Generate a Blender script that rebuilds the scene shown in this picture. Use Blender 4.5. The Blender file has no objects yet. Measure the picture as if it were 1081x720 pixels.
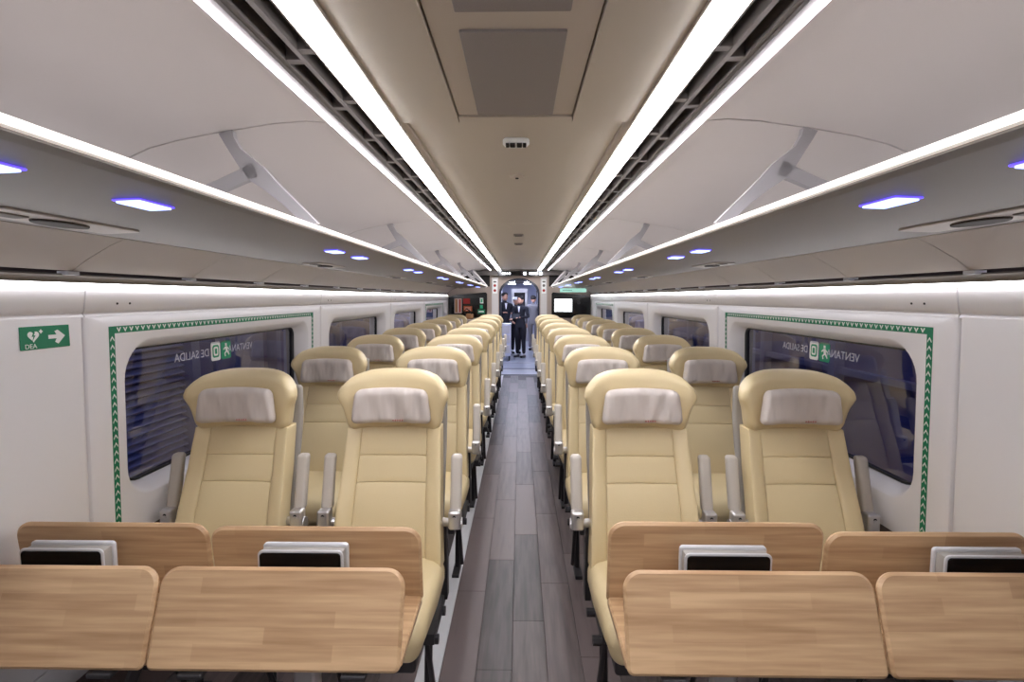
import bpy, bmesh, math, random
from mathutils import Vector, Matrix
random.seed(7)
R = math.radians
sc = bpy.context.scene
COL = sc.collection
CZ = 1.62                       # eye height; the car is centred on x = 0 and runs along +y

# ------------------------------------------------------------------ camera
cd = bpy.data.cameras.new('camera')
cam = bpy.data.objects.new('camera', cd); COL.objects.link(cam)
cd.sensor_width = 36.0; cd.lens = 36.0 * 540 / 1081; cd.clip_start = 0.05; cd.clip_end = 200
cam.location = (0.015, 0, CZ)
cam.rotation_euler = (R(90 - 4.869), 0, R(0.898))
sc.camera = cam
# ------------------------------------------------------------------ world, exposure
w = bpy.data.worlds.new('world'); sc.world = w; w.use_nodes = True
bg = w.node_tree.nodes['Background']
bg.inputs[0].default_value = (0.20, 0.215, 0.34, 1); bg.inputs[1].default_value = .6
sc.view_settings.view_transform = 'Standard'; sc.view_settings.look = 'None'
sc.view_settings.gamma = 1; sc.view_settings.use_curve_mapping = False
sc.view_settings.exposure = 1.33
LED_CEIL, LED_COVE, LED_WALL, LED_LIP = 12.0, 9.0, 4.6, .12
sc.cycles.max_bounces = 10; sc.cycles.diffuse_bounces = 6
sc.cycles.sample_clamp_indirect = 6

# ------------------------------------------------------------------ materials
def srgb(r, g, b):
    f = lambda c: (c/255/12.92) if c/255 <= .04045 else ((c/255+.055)/1.055)**2.4
    return (f(r), f(g), f(b), 1)
def mat(name, rgb, rough=.5, metal=0, bump=0, bscale=200, var=0, vscale=3, coat=0):
    m = bpy.data.materials.new(name); m.use_nodes = True
    nt = m.node_tree; b = nt.nodes['Principled BSDF']
    c = srgb(*rgb)
    b.inputs['Base Color'].default_value = c
    b.inputs['Roughness'].default_value = rough; b.inputs['Metallic'].default_value = metal
    b.inputs['Coat Weight'].default_value = coat
    tc = nt.nodes.new('ShaderNodeTexCoord')
    if bump:
        n = nt.nodes.new('ShaderNodeTexNoise'); n.inputs['Scale'].default_value = bscale
        bu = nt.nodes.new('ShaderNodeBump'); bu.inputs['Strength'].default_value = bump; bu.inputs['Distance'].default_value = .002
        nt.links.new(tc.outputs['Object'], n.inputs['Vector'])
        nt.links.new(n.outputs['Fac'], bu.inputs['Height']); nt.links.new(bu.outputs['Normal'], b.inputs['Normal'])
    if var:
        n = nt.nodes.new('ShaderNodeTexNoise'); n.inputs['Scale'].default_value = vscale
        r = nt.nodes.new('ShaderNodeValToRGB')
        r.color_ramp.elements[0].color = tuple(x*(1-var) for x in c[:3])+(1,)
        r.color_ramp.elements[1].color = tuple(min(1, x*(1+var)) for x in c[:3])+(1,)
        nt.links.new(tc.outputs['Object'], n.inputs['Vector']); nt.links.new(n.outputs['Fac'], r.inputs['Fac'])
        nt.links.new(r.outputs['Color'], b.inputs['Base Color'])
    return m
def emis(name, rgb, s):
    m = bpy.data.materials.new(name); m.use_nodes = True
    b = m.node_tree.nodes['Principled BSDF']
    b.inputs['Base Color'].default_value = srgb(*rgb)
    b.inputs['Emission Color'].default_value = srgb(*rgb); b.inputs['Emission Strength'].default_value = s
    return m
M = {}
M['white'] = mat('white_panel', (238, 236, 237), .38, bump=.05, bscale=90)
M['vault'] = mat('vault_panel', (206, 201, 198), .45, var=.02)
M['ceil'] = mat('ceiling_panel', (190, 181, 167), .5, var=.02)
M['ceilf'] = mat('ceiling_frame', (192, 182, 170), .5)
M['perf'] = mat('perforated_grey', (144, 137, 133), .7, bump=.5, bscale=400, var=.05, vscale=250)
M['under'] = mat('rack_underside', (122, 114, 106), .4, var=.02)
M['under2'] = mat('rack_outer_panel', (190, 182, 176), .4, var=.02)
M['dark'] = mat('dark_gap', (32, 28, 27), .8)
M['rail'] = mat('grille_grey', (104, 98, 94), .5)
M['lip'] = mat('lip_acrylic', (240, 235, 230), .3)
M['bracket'] = mat('bracket_grey', (158, 156, 158), .4)
M['brw'] = mat('bracket_white', (244, 242, 242), .4)
M['led'] = emis('led_ceiling', (249, 249, 255), LED_CEIL)
M['cove'] = emis('led_cove', (250, 246, 255), LED_COVE)
M['wled'] = emis('led_wall', (250, 249, 255), LED_WALL)
M['lipled'] = emis('led_lip', (255, 246, 236), LED_LIP)
M['blue'] = emis('reading_light_blue', (150, 175, 255), 1.5)
M['leather'] = mat('cream_leather', (209, 190, 148), .42, bump=.25, bscale=260, var=.035, vscale=5)
M['steel'] = mat('brushed_metal', (214, 212, 212), .3, .85)
M['dsteel'] = mat('dark_metal', (60, 58, 60), .45, .5)
M['pad'] = mat('armrest_grey', (188, 180, 169), .5)
M['shell'] = mat('seat_shell', (150, 144, 136), .5)
M['black'] = mat('black_gloss', (12, 12, 14), .12)
M['blackm'] = mat('black_rubber', (18, 18, 22), .5)
M['silver'] = mat('silver_plastic', (206, 205, 206), .35, .3)
M['green'] = mat('sign_green', (8, 122, 84), .5)
M['greenl'] = mat('sticker_green', (20, 150, 105), .5)
M['wprint'] = mat('white_print', (240, 242, 238), .5)
M['lower'] = mat('lower_wall', (86, 72, 70), .7, bump=.3)
M['duct'] = mat('duct_grey', (168, 166, 168), .5)
M['sill'] = mat('sill_strip', (196, 196, 198), .4)
M['endwall'] = mat('end_wall', (170, 154, 142), .4, var=.03)
M['red'] = mat('sign_reflection_red', (170, 40, 34), .5)
M['orange'] = mat('reflection_orange', (190, 92, 48), .5)
M['screen'] = emis('lit_screen', (240, 248, 250), 2.2)
M['icon'] = emis('lit_icon', (240, 244, 255), 3.0)
M['vestf'] = mat('vestibule_floor', (150, 156, 168), .3, var=.1)
M['vestw'] = mat('vestibule_wall', (200, 204, 220), .35)
M['pink'] = mat('vestibule_beige', (205, 178, 170), .5)
M['vled'] = emis('vestibule_light', (222, 228, 255), 34)
M['suit'] = mat('navy_suit', (14, 15, 28), .8)
M['skin'] = mat('skin', (196, 146, 120), .5)
M['hair'] = mat('dark_hair', (24, 18, 16), .6)
M['cap'] = mat('white_cap', (236, 236, 238), .7)
M['shirt'] = mat('white_shirt', (225, 225, 230), .7)
M['shoe'] = mat('black_shoe', (10, 10, 10), .3)
M['greycoat'] = mat('grey_cloth', (120, 118, 122), .8)
M['tan'] = mat('tan_leather', (160, 116, 76), .6)
M['louv'] = mat('louvre_blue', (150, 155, 196), .5)
M['outd'] = mat('outside_navy', (70, 76, 140), .7, var=.25, vscale=1.3)
M['outm'] = mat('outside_steel', (130, 134, 170), .5)
M['mark'] = mat('red_mark', (172, 118, 110), .7)
M['markd'] = mat('dark_mark', (120, 100, 92), .7)

def pillow_mat():
    m = mat('pillow_cover', (198, 188, 180), .75)
    nt = m.node_tree; b = nt.nodes['Principled BSDF']
    tc = nt.nodes.new('ShaderNodeTexCoord'); mp = nt.nodes.new('ShaderNodeMapping')
    oi = nt.nodes.new('ShaderNodeObjectInfo'); ad = nt.nodes.new('ShaderNodeVectorMath'); ad.operation = 'ADD'
    mu = nt.nodes.new('ShaderNodeVectorMath'); mu.operation = 'SCALE'; mu.inputs['Scale'].default_value = 3
    nt.links.new(oi.outputs['Location'], mu.inputs[0])
    nt.links.new(tc.outputs['Object'], ad.inputs[0]); nt.links.new(mu.outputs[0], ad.inputs[1])
    mp.inputs['Scale'].default_value = (9, 3, 2.6); mp.inputs['Rotation'].default_value = (0, R(16), 0)
    n = nt.nodes.new('ShaderNodeTexNoise'); n.inputs['Scale'].default_value = 1.5; n.inputs['Detail'].default_value = 2
    bu = nt.nodes.new('ShaderNodeBump'); bu.inputs['Strength'].default_value = .9; bu.inputs['Distance'].default_value = .03
    nt.links.new(ad.outputs[0], mp.inputs[0]); nt.links.new(mp.outputs[0], n.inputs['Vector'])
    nt.links.new(n.outputs['Fac'], bu.inputs['Height']); nt.links.new(bu.outputs[0], b.inputs['Normal'])
    return m
M['pillow'] = pillow_mat()

def wood_mat():
    m = mat('light_wood', (188, 146, 106), .42)
    nt = m.node_tree; b = nt.nodes['Principled BSDF']; L = nt.links
    tc = nt.nodes.new('ShaderNodeTexCoord'); oi = nt.nodes.new('ShaderNodeObjectInfo')
    ml = nt.nodes.new('ShaderNodeMath'); ml.operation = 'MULTIPLY'; ml.inputs[1].default_value = 37
    cb = nt.nodes.new('ShaderNodeCombineXYZ'); ad = nt.nodes.new('ShaderNodeVectorMath'); ad.operation = 'ADD'
    L.new(oi.outputs['Random'], ml.inputs[0]); L.new(ml.outputs[0], cb.inputs[2]); L.new(ml.outputs[0], cb.inputs[0])
    L.new(tc.outputs['Object'], ad.inputs[0]); L.new(cb.outputs[0], ad.inputs[1])
    mp = nt.nodes.new('ShaderNodeMapping'); mp.inputs['Scale'].default_value = (1.2, 22, 22); L.new(ad.outputs[0], mp.inputs[0])
    n1 = nt.nodes.new('ShaderNodeTexNoise'); n1.inputs['Scale'].default_value = 3; n1.inputs['Detail'].default_value = 6; L.new(mp.outputs[0], n1.inputs['Vector'])
    br = nt.nodes.new('ShaderNodeTexBrick'); br.inputs['Scale'].default_value = 1; br.inputs['Mortar Size'].default_value = 0
    br.inputs['Brick Width'].default_value = .34; br.inputs['Row Height'].default_value = .037
    br.inputs['Color1'].default_value = (0, 0, 0, 1); br.inputs['Color2'].default_value = (1, 1, 1, 1)
    sp = nt.nodes.new('ShaderNodeSeparateXYZ'); L.new(ad.outputs[0], sp.inputs[0])
    yz = nt.nodes.new('ShaderNodeMath'); L.new(sp.outputs[1], yz.inputs[0]); L.new(sp.outputs[2], yz.inputs[1])
    c2 = nt.nodes.new('ShaderNodeCombineXYZ'); L.new(sp.outputs[0], c2.inputs[0]); L.new(yz.outputs[0], c2.inputs[1]); L.new(c2.outputs[0], br.inputs['Vector'])
    mx = nt.nodes.new('ShaderNodeMath'); mx.operation = 'MULTIPLY_ADD'; mx.inputs[1].default_value = .22
    bw = nt.nodes.new('ShaderNodeRGBToBW'); L.new(br.outputs['Color'], bw.inputs[0]); L.new(bw.outputs[0], mx.inputs[0]); L.new(n1.outputs['Fac'], mx.inputs[2])
    r = nt.nodes.new('ShaderNodeValToRGB'); r.color_ramp.elements[0].position = .3; r.color_ramp.elements[1].position = .85
    r.color_ramp.elements[0].color = srgb(158, 122, 86); r.color_ramp.elements[1].color = srgb(204, 170, 130)
    L.new(mx.outputs[0], r.inputs[0]); L.new(r.outputs[0], b.inputs['Base Color'])
    return m
M['wood'] = wood_mat()

def plank_mat():
    m = mat('floor_plank', (90, 80, 80), .42)
    nt = m.node_tree; b = nt.nodes['Principled BSDF']; L = nt.links
    tc = nt.nodes.new('ShaderNodeTexCoord'); oi = nt.nodes.new('ShaderNodeObjectInfo')
    ad = nt.nodes.new('ShaderNodeVectorMath'); ad.operation = 'ADD'
    L.new(tc.outputs['Object'], ad.inputs[0]); L.new(oi.outputs['Location'], ad.inputs[1])
    mp = nt.nodes.new('ShaderNodeMapping'); mp.inputs['Scale'].default_value = (16, 1.3, 4); L.new(ad.outputs[0], mp.inputs[0])
    n1 = nt.nodes.new('ShaderNodeTexNoise'); n1.inputs['Scale'].default_value = 2.2; n1.inputs['Detail'].default_value = 7; L.new(mp.outputs[0], n1.inputs['Vector'])
    mx = nt.nodes.new('ShaderNodeMath'); mx.operation = 'MULTIPLY_ADD'; mx.inputs[1].default_value = .65; L.new(oi.outputs['Random'], mx.inputs[0]); L.new(n1.outputs['Fac'], mx.inputs[2])
    r = nt.nodes.new('ShaderNodeValToRGB'); r.color_ramp.elements[0].position = .35; r.color_ramp.elements[1].position = 1.0
    r.color_ramp.elements[0].color = srgb(38, 31, 31); r.color_ramp.elements[1].color = srgb(98, 85, 83)
    L.new(mx.outputs[0], r.inputs[0]); L.new(r.outputs[0], b.inputs['Base Color'])
    return m
M['plank'] = plank_mat()

def glass_mat():
    m = bpy.data.materials.new('window_glass'); m.use_nodes = True
    nt = m.node_tree; nt.nodes.remove(nt.nodes['Principled BSDF']); out = nt.nodes['Material Output']
    t = nt.nodes.new('ShaderNodeBsdfTransparent'); t.inputs[0].default_value = (.72, .75, .86, 1)
    g = nt.nodes.new('ShaderNodeBsdfGlossy'); g.inputs['Roughness'].default_value = .01; g.inputs[0].default_value = (.9, .9, .95, 1)
    f = nt.nodes.new('ShaderNodeFresnel'); f.inputs[0].default_value = 1.5
    x = nt.nodes.new('ShaderNodeMixShader')
    ge = nt.nodes.new('ShaderNodeNewGeometry'); mm = nt.nodes.new('ShaderNodeMath'); mm.operation = 'MULTIPLY'; iv = nt.nodes.new('ShaderNodeMath'); iv.operation = 'SUBTRACT'; iv.inputs[0].default_value = 1; dbl = nt.nodes.new('ShaderNodeMath'); dbl.operation = 'MULTIPLY'; dbl.use_clamp = True; dbl.inputs[1].default_value = 2.0   # double glazing
    nt.links.new(ge.outputs['Backfacing'], iv.inputs[1]); nt.links.new(iv.outputs[0], mm.inputs[0]); nt.links.new(f.outputs[0], mm.inputs[1])   # reflect once, where light enters the glass
    nt.links.new(mm.outputs[0], dbl.inputs[0]); nt.links.new(dbl.outputs[0], x.inputs[0]); nt.links.new(t.outputs[0], x.inputs[1]); nt.links.new(g.outputs[0], x.inputs[2]); nt.links.new(x.outputs[0], out.inputs[0])
    return m
M['glass'] = glass_mat()

# ------------------------------------------------------------------ helpers
def tag(o, label=None, cat=None, group=None, kind=None):
    if label: o['label'] = label
    if cat: o['category'] = cat
    if group: o['group'] = group
    if kind: o['kind'] = kind
    return o
def empty(name, loc=(0, 0, 0)):
    o = bpy.data.objects.new(name, None); COL.objects.link(o); o.location = loc; o.empty_display_size = .1
    return o
class MB:
    def __init__(s): s.v = []; s.f = []; s.mi = []; s.cur = 0
    def add(s, vs, fs):
        b = len(s.v); s.v += [tuple(p) for p in vs]; s.f += [tuple(b+i for i in f) for f in fs]; s.mi += [s.cur]*len(fs); return s
    def box(s, x0, x1, y0, y1, z0, z1):
        vs = [(x, y, z) for x in (x0, x1) for y in (y0, y1) for z in (z0, z1)]
        return s.add(vs, [(0, 1, 3, 2), (4, 6, 7, 5), (0, 4, 5, 1), (2, 3, 7, 6), (0, 2, 6, 4), (1, 5, 7, 3)])
    def tube(s, pts, rad, n=10, cap=True):
        pts = [Vector(p) for p in pts]
        if not hasattr(rad, '__len__'): rad = [rad]*len(pts)
        vs = []; up = None
        for i, p in enumerate(pts):
            d = (pts[min(i+1, len(pts)-1)]-pts[max(i-1, 0)]).normalized()
            if up is None: up = d.orthogonal().normalized()
            a = (up-d*up.dot(d)).normalized(); up = a; c = d.cross(a)
            for k in range(n):
                t = 2*math.pi*k/n; vs.append(p+(a*math.cos(t)+c*math.sin(t))*rad[i])
        fs = [(i*n+k, i*n+(k+1) % n, (i+1)*n+(k+1) % n, (i+1)*n+k) for i in range(len(pts)-1) for k in range(n)]
        if cap: fs += [tuple(range(n-1, -1, -1)), tuple((len(pts)-1)*n+k for k in range(n))]
        return s.add(vs, fs)
    def extr(s, prof, y0, y1, t=.006, sgn=1, out=1):
        """a polyline profile [(x, z)] with thickness t, extruded along y"""
        P = [Vector((x*sgn, z)) for x, z in prof]; N = []
        for i in range(len(P)):
            d = P[min(i+1, len(P)-1)]-P[max(i-1, 0)]; d.normalize(); N.append(Vector((-d.y, d.x))*t*out*sgn)
        loop = P+[p+n for p, n in reversed(list(zip(P, N)))]
        return s.poly_y(loop, y0, y1)
    def poly_y(s, loop, y0, y1):
        n = len(loop); vs = [(p[0], y0, p[1]) for p in loop]+[(p[0], y1, p[1]) for p in loop]
        m = n//2
        fs = [(i, (i+1) % n, n+(i+1) % n, n+i) for i in range(n)]
        if n % 2 == 0 and n > 4:   # strip caps
            for o in (0, n):
                fs += [(o+i, o+i+1, o+n-2-i, o+n-1-i) for i in range(m-1)]
        else: fs += [tuple(range(n)), tuple(range(n, 2*n))]
        return s.add(vs, fs)
    def rbox(s, sx, sy, sz, r, seg=3, n=(4, 2, 4), c=(0, 0, 0), warp=None):
        h = (sx/2, sy/2, sz/2); r = min(r, min(h)*.999)
        ax = []
        for a in range(3):
            L = [(-(h[a]-r), -math.tan(math.pi/4*k/seg)) for k in range(seg, 0, -1)]
            L += [(-(h[a]-r)+2*(h[a]-r)*k/n[a], 0.) for k in range(n[a]+1)]
            L += [((h[a]-r), math.tan(math.pi/4*k/seg)) for k in range(1, seg+1)]
            ax.append(L)
        idx = {}; vs = []; fs = []
        def pt(i):
            if i in idx: return idx[i]
            d = Vector([ax[a][i[a]][1] for a in range(3)]); p = Vector([ax[a][i[a]][0] for a in range(3)])
            q = p+d.normalized()*r
            if warp: q = Vector(warp(q))
            idx[i] = len(vs); vs.append(q+Vector(c)); return idx[i]
        ln = [len(L) for L in ax]
        for a in range(3):
            u, v = (a+1) % 3, (a+2) % 3
            for e in (0, ln[a]-1):
                for i in range(ln[u]-1):
                    for j in range(ln[v]-1):
                        q = []
                        for di, dj in ((0, 0), (1, 0), (1, 1), (0, 1)):
                            k = [0, 0, 0]; k[a] = e; k[u] = i+di; k[v] = j+dj; q.append(pt(tuple(k)))
                        fs.append(q)
        return s.add(vs, fs)
    def plate(s, outline, t, bev=.002, tf=None):
        """outline [(u, v)] in the xz plane, thickness t in y, softened edge"""
        n = len(outline); c = Vector((sum(p[0] for p in outline)/n, sum(p[1] for p in outline)/n))
        def ins(k):
            o = []
            for i in range(n):
                a = Vector(outline[i-1]); b = Vector(outline[(i+1) % n]); d = (b-a)
                if d.length < 1e-9: d = Vector((1, 0))
                d.normalize(); nn = Vector((-d.y, d.x)); p = Vector(outline[i])
                if (c-p).dot(nn) < 0: nn = -nn
                o.append(p+nn*k)
            return o
        rings = [(ins(bev), -t/2), (outline, -t/2+bev), (outline, t/2-bev), (ins(bev), t/2)]
        vs = [Vector((p[0], y, p[1])) for rg, y in rings for p in rg]
        if tf: vs = [tf(v) for v in vs]
        fs = [(k*n+i, k*n+(i+1) % n, (k+1)*n+(i+1) % n, (k+1)*n+i) for k in range(3) for i in range(n)]
        fs += [tuple(range(n)), tuple(range(3*n, 4*n))]
        return s.add(vs, fs)
    def obj(s, name, m, parent=None, smooth=False, loc=None, angle=40):
        me = bpy.data.meshes.new(name); me.from_pydata(s.v, [], s.f)
        for mm in (m if isinstance(m, (list, tuple)) else [m]): me.materials.append(M[mm] if isinstance(mm, str) else mm)
        if any(s.mi): me.polygons.foreach_set('material_index', s.mi)
        bm = bmesh.new(); bm.from_mesh(me); bmesh.ops.recalc_face_normals(bm, faces=bm.faces)
        if smooth:
            for f in bm.faces: f.smooth = True
            for e in bm.edges:
                if len(e.link_faces) == 2 and e.calc_face_angle(0) > R(angle): e.smooth = False
        bm.to_mesh(me); bm.free()
        o = bpy.data.objects.new(name, me); COL.objects.link(o)
        if parent: o.parent = parent
        if loc: o.location = loc
        return o
def rrect(x0, x1, z0, z1, r, k=6):
    """r: radius or (bl, br, tr, tl)"""
    if not hasattr(r, '__len__'): r = (r,)*4
    P = []
    for (cx, cz, sx, sz, a0, rr) in ((x0, z0, 1, 1, 180, r[0]), (x1, z0, -1, 1, 270, r[1]), (x1, z1, -1, -1, 0, r[2]), (x0, z1, 1, -1, 90, r[3])):
        ox, oz = cx+sx*rr, cz+sz*rr
        for i in range(k+1):
            a = R(a0+90*i/k); P.append((ox+rr*math.cos(a), oz+rr*math.sin(a)))
    return P
def box_obj(name, m, b, parent=None): return MB().box(*b).obj(name, m, parent)
def dup(o, parent=None, loc=None, name=None):
    c = o.copy(); COL.objects.link(c)
    if parent is not None: c.parent = parent
    if loc is not None: c.location = loc
    return c
def copy_tree(o, parent=None):
    c = dup(o, parent)
    for ch in list(o.children): copy_tree(ch, c)
    return c
def text(name, s, size, m, parent=None, matrix=None, ext=.0005, align='LEFT'):
    cu = bpy.data.curves.new(name, 'FONT'); cu.body = s; cu.size = size; cu.extrude = ext; cu.align_x = align
    cu.resolution_u = 3
    tmp = bpy.data.objects.new(name, cu); COL.objects.link(tmp)
    me = bpy.data.meshes.new_from_object(tmp); bpy.data.objects.remove(tmp); me.materials.clear(); me.materials.append(M[m])
    o = bpy.data.objects.new(name, me); COL.objects.link(o)
    if parent: o.parent = parent
    if matrix is not None: o.matrix_local = matrix
    return o
def xw(z):                      # wall surface: distance from the centre line at height z
    if z > 1.575: return 1.44+(1.65-z)*.16
    return 1.452+max(0, (1.56-z))*.03
Y0, Y1 = -3.0, 10.45
D = lambda dz: CZ+dz

# ------------------------------------------------------------------ floor
fl = tag(box_obj('floor', 'dsteel', (-1.6, 1.6, Y0, 10.6, -.08, -.008)), 'dark floor of the passenger car under the planks', 'floor', kind='structure')
M['under_floor'] = mat('floor_base', (62, 55, 55), .6); fl.data.materials[0] = M['under_floor']
PW, PL = .155, .94
def plank_mesh():
    mb = MB(); b = .0012
    mb.plate(rrect(-PW/2+.0006, PW/2-.0006, -PL/2+.0006, PL/2-.0006, .001, 1), .008, b, tf=lambda v: Vector((v.x, v.z, v.y)))
    return mb
proto = None
for c in range(-7, 12):
    if -1 <= c < 0: continue
    x = -.329+PW*(c+.5) if c >= 0 else -.43-PW*(-c-1.5)
    y = .35+((c*37) % 11)/11*PL
    lim = 10.6 if 0 <= c < 7 else 3.0
    while y-PL/2 < lim-.3:
        if x < 1.45 and x > -1.45 and y+PL/2 < 10.62:
            if proto is None: proto = plank_mesh().obj('plank', 'plank', fl); proto.location = (x, y, -.004)
            else: dup(proto, fl, (x, y, -.004))
        y += PL
sl = MB(); sl.plate(rrect(-.05, .05, 0, 10.2, .004, 2), .012, .002, tf=lambda v: Vector((v.x, v.z, v.y)))
tag(sl.obj('trim_1', 'sill', None, loc=(-.379, .4, -.002)), 'pale grey strip along the floor beside the left seat feet', 'floor strip', kind='structure')

# ------------------------------------------------------------------ walls with window openings
MOD0, MOD = 1.70, 2.05
WY = [MOD0+MOD*k for k in range(4)]          # module starts; last ends at 9.9
def wall_side(sg, side):
    wall = tag(MB().box(*sorted((sg*1.62, sg*1.66)), Y0, Y1, .0, D(.06)).obj('wall_'+side, 'dark'), None, None, kind='structure')
    bk = wall
    # punch the outer skin: rebuild it as strips around the window band
    me = wall.data; mb = MB()
    a, b = sorted((sg*1.60, sg*1.64))
    mb.box(a, b, Y0, Y1, 0, .80); mb.box(a, b, Y0, Y1, 1.50, D(.1))
    yy = Y0
    for y in WY:
        mb.box(a, b, yy, y+.12, .80, 1.50); yy = y+1.88
    mb.box(a, b, yy, Y1, .80, 1.50)
    me2 = bpy.data.meshes.new('wall_'+side); me2.from_pydata(mb.v, [], mb.f); me2.materials.append(M['lower']); wall.data = me2
    tag(wall, 'white panelled wall on the %s side of the car' % side, 'wall')
    g = .003
    def cornice(y0, y1):
        mb = MB()
        prof = [(xw(1.655), 1.652), (xw(1.63), 1.63), (xw(1.60), 1.60), (1.4517, 1.578), (1.4535, 1.571), (1.4575, 1.567), (1.456, 1.562), (1.4525, 1.558), (1.452, 1.553)]
        prof = [(x, z) for x, z in prof]
        mb.extr(prof, y0+g, y1-g, .02, sg, 1)
        return mb
    def solid_panel(y0, y1):
        mb = MB(); r = .018
        zs = [.70+(1.556-.70)*k/8 for k in range(9)]
        ys = [(y0+g, .02), (y0+g, .010), (y0+g+.006, .003), (y0+g+r, 0), (y1-g-r, 0), (y1-g-.006, .003), (y1-g, .010), (y1-g, .02)]
        vs = [(sg*(xw(z)+d), y, z) for z in zs for y, d in ys]; n = len(ys)
        mb.add(vs, [(i*n+j, i*n+j+1, (i+1)*n+j+1, (i+1)*n+j) for i in range(8) for j in range(n-1)])
        return mb
    def window_panel(y0, y1):
        mb = MB(); K = 8
        A = rrect(y0+g, y1-g, .70, 1.556, .001, K)            # outer edge, folded back
        A1 = rrect(y0+g, y1-g, .70, 1.556, .001, K)
        A2 = rrect(y0+g+.005, y1-g-.005, .703, 1.553, .003, K)
        B = rrect(y0+g+.018, y1-g-.018, .71, 1.551, .01, K)
        oy0, oy1 = y0+.165, y0+1.835
        O = rrect(oy0, oy1, .835, 1.462, (.13, .09, .09, .15), K)
        I0 = rrect(oy0+.006, oy1-.006, .841, 1.456, (.13, .09, .09, .15), K)
        I1 = rrect(oy0+.022, oy1-.03, .856, 1.44, (.125, .08, .08, .14), K)
        I2 = rrect(oy0+.035, oy1-.055, .872, 1.422, (.12, .06, .06, .13), K)
        I3 = rrect(oy0+.04, oy1-.06, .876, 1.418, (.12, .055, .055, .125), K)
        rings = [(A, .02), (A1, .010), (A2, .003), (B, 0)]
        for t in (.33, .66): rings.append(([(b[0]*(1-t)+o[0]*t, b[1]*(1-t)+o[1]*t) for b, o in zip(B, O)], 0))
        rings += [(O, .0), (I0, .004), (I1, .03), (I2, .062), (I3, .078)]
        n = len(A)
        vs = [(sg*(xw(z)+d), y, z) for rg, d in rings for y, z in rg]
        mb.add(vs, [(k*n+i, k*n+(i+1) % n, (k+1)*n+(i+1) % n, (k+1)*n+i) for k in range(len(rings)-1) for i in range(n)])
        return mb, I3
    spans = [(Y0, -.35), (-.35, MOD0)]
    for a, b in spans:
        solid_panel(a, b).obj('wall_panel', 'white', wall, True); cornice(a, b).obj('cornice_panel', 'white', wall, True, angle=60)
    solid_panel(WY[-1]+MOD, Y1).obj('wall_panel', 'white', wall, True); cornice(WY[-1]+MOD, Y1).obj('cornice_panel', 'white', wall, True, angle=60)
    wn = {'left': 1, 'right': 5}[side]
    for i, y in enumerate(WY):
        mb, hole = window_panel(y, y+MOD); mb.obj('wall_panel', 'white', wall, True)
        cornice(y, y+MOD).obj('cornice_panel', 'white', wall, True, angle=60)
        for yy in (y+.14, y+.20):
            MB().tube([(sg*(xw(1.598)-.002), yy, 1.598), (sg*(xw(1.598)+.006), yy, 1.598)], .004, 8).obj('screw', 'dsteel', wall)
        # window: rubber gasket ring + pane
        wo = empty('window_%d' % (wn+i), (sg*1.54, y+1, 1.15)); inv = Vector(wo.location)
        nth = ['first', 'second', 'third', 'fourth'][i]
        tag(wo, '%s window from the tables in the %s wall, dark glass with rounded corners' % (nth, side), 'window', kind='structure')
        mb = MB(); h0 = rrect(y+.165+.02, y+1.835-.04, .856, 1.438, (.12, .055, .055, .125), 8)
        h1 = rrect(y+.165+.05, y+1.835-.088, .886, 1.410, (.11, .03, .03, .115), 8); n = len(h0)
        rings = [(h0, .068), (h0, .1), (h1, .1), (h1, .074), (h0, .068)]
        rings = [(h0, .10), (h0, .079), (h1, .079), (h1, .10)]
        vs = [(sg*(xw(z)+d)-inv.x, yy-inv.y, z-inv.z) for rg, d in rings for yy, z in rg]
        mb.add(vs, [(k % 4*n+j, k % 4*n+(j+1) % n, (k+1) % 4*n+(j+1) % n, (k+1) % 4*n+j) for k in range(4) for j in range(n)])
        mb.obj('gasket', 'blackm', wo, True)
        mb = MB()
        vs = [(sg*(xw(z)+d)-inv.x, yy-inv.y, z-inv.z) for d in (.088, .094) for yy, z in h0]
        mb.add(vs, [tuple(range(n)), tuple(range(n, 2*n))]+[(j, (j+1) % n, n+(j+1) % n, n+j) for j in range(n)])
        mb.obj('pane', 'glass', wo)
    # dark lower wall, shelf duct
    mb = MB(); mb.box(*sorted((sg*1.485, sg*1.53)), Y0, Y1, .0, .705)
    mb.obj('lower_panel', 'lower', wall)
    for za, zb in ((.448, .699), (.335, .442)):
        mb = MB(); mb.box(*sorted((sg*1.474, sg*1.49)), Y0, 1.95, za, zb); mb.obj('heater_cover', 'duct', wall)
    return wall
WL = wall_side(-1, 'left'); WR = wall_side(1, 'right')

# ------------------------------------------------------------------ ceiling
ce = tag(box_obj('ceiling', 'dark', (-1.64, 1.64, Y0, Y1, D(.64), D(.68))), 'beige panelled ceiling along the middle of the car', 'ceiling', kind='structure')
seams = [1.66, 3.95, 6.2, 8.45, Y1]
# near bay: side panels and the framed hatch
HX0, HX1, HY = -.172, .172, 1.60
def cpanel(x0, x1, y0, y1, z=.545, m='ceil', name='ceiling_panel', t=.02, par=None, r=.004):
    mb = MB(); mb.plate(rrect(x0, x1, y0, y1, r, 2), t, .0015, tf=lambda v: Vector((v.x, v.z, D(z)+t/2+v.y)))
    return mb.obj(name, m, par or ce)
cpanel(-.362, HX0-.004, -.6, 1.655); cpanel(HX1+.004, .362, -.6, 1.655); cpanel(HX0-.001, HX1+.001, HY+.004, 1.655)
cpanel(-.362, .362, Y0, -.61)
hatch = empty('ceiling_hatch', (0, .9, D(.545)))
tag(hatch, 'beige ceiling hatch with grey perforated panels above the aisle', 'hatch')
hy = lambda y: y-.9
def hp(x0, x1, y0, y1, z, m, name, t=.012):
    mb = MB(); mb.plate(rrect(x0, x1, hy(y0), hy(y1), .003, 2), t, .001, tf=lambda v: Vector((v.x, v.z, z+t/2+v.y))); return mb.obj(name, m, hatch)
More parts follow.
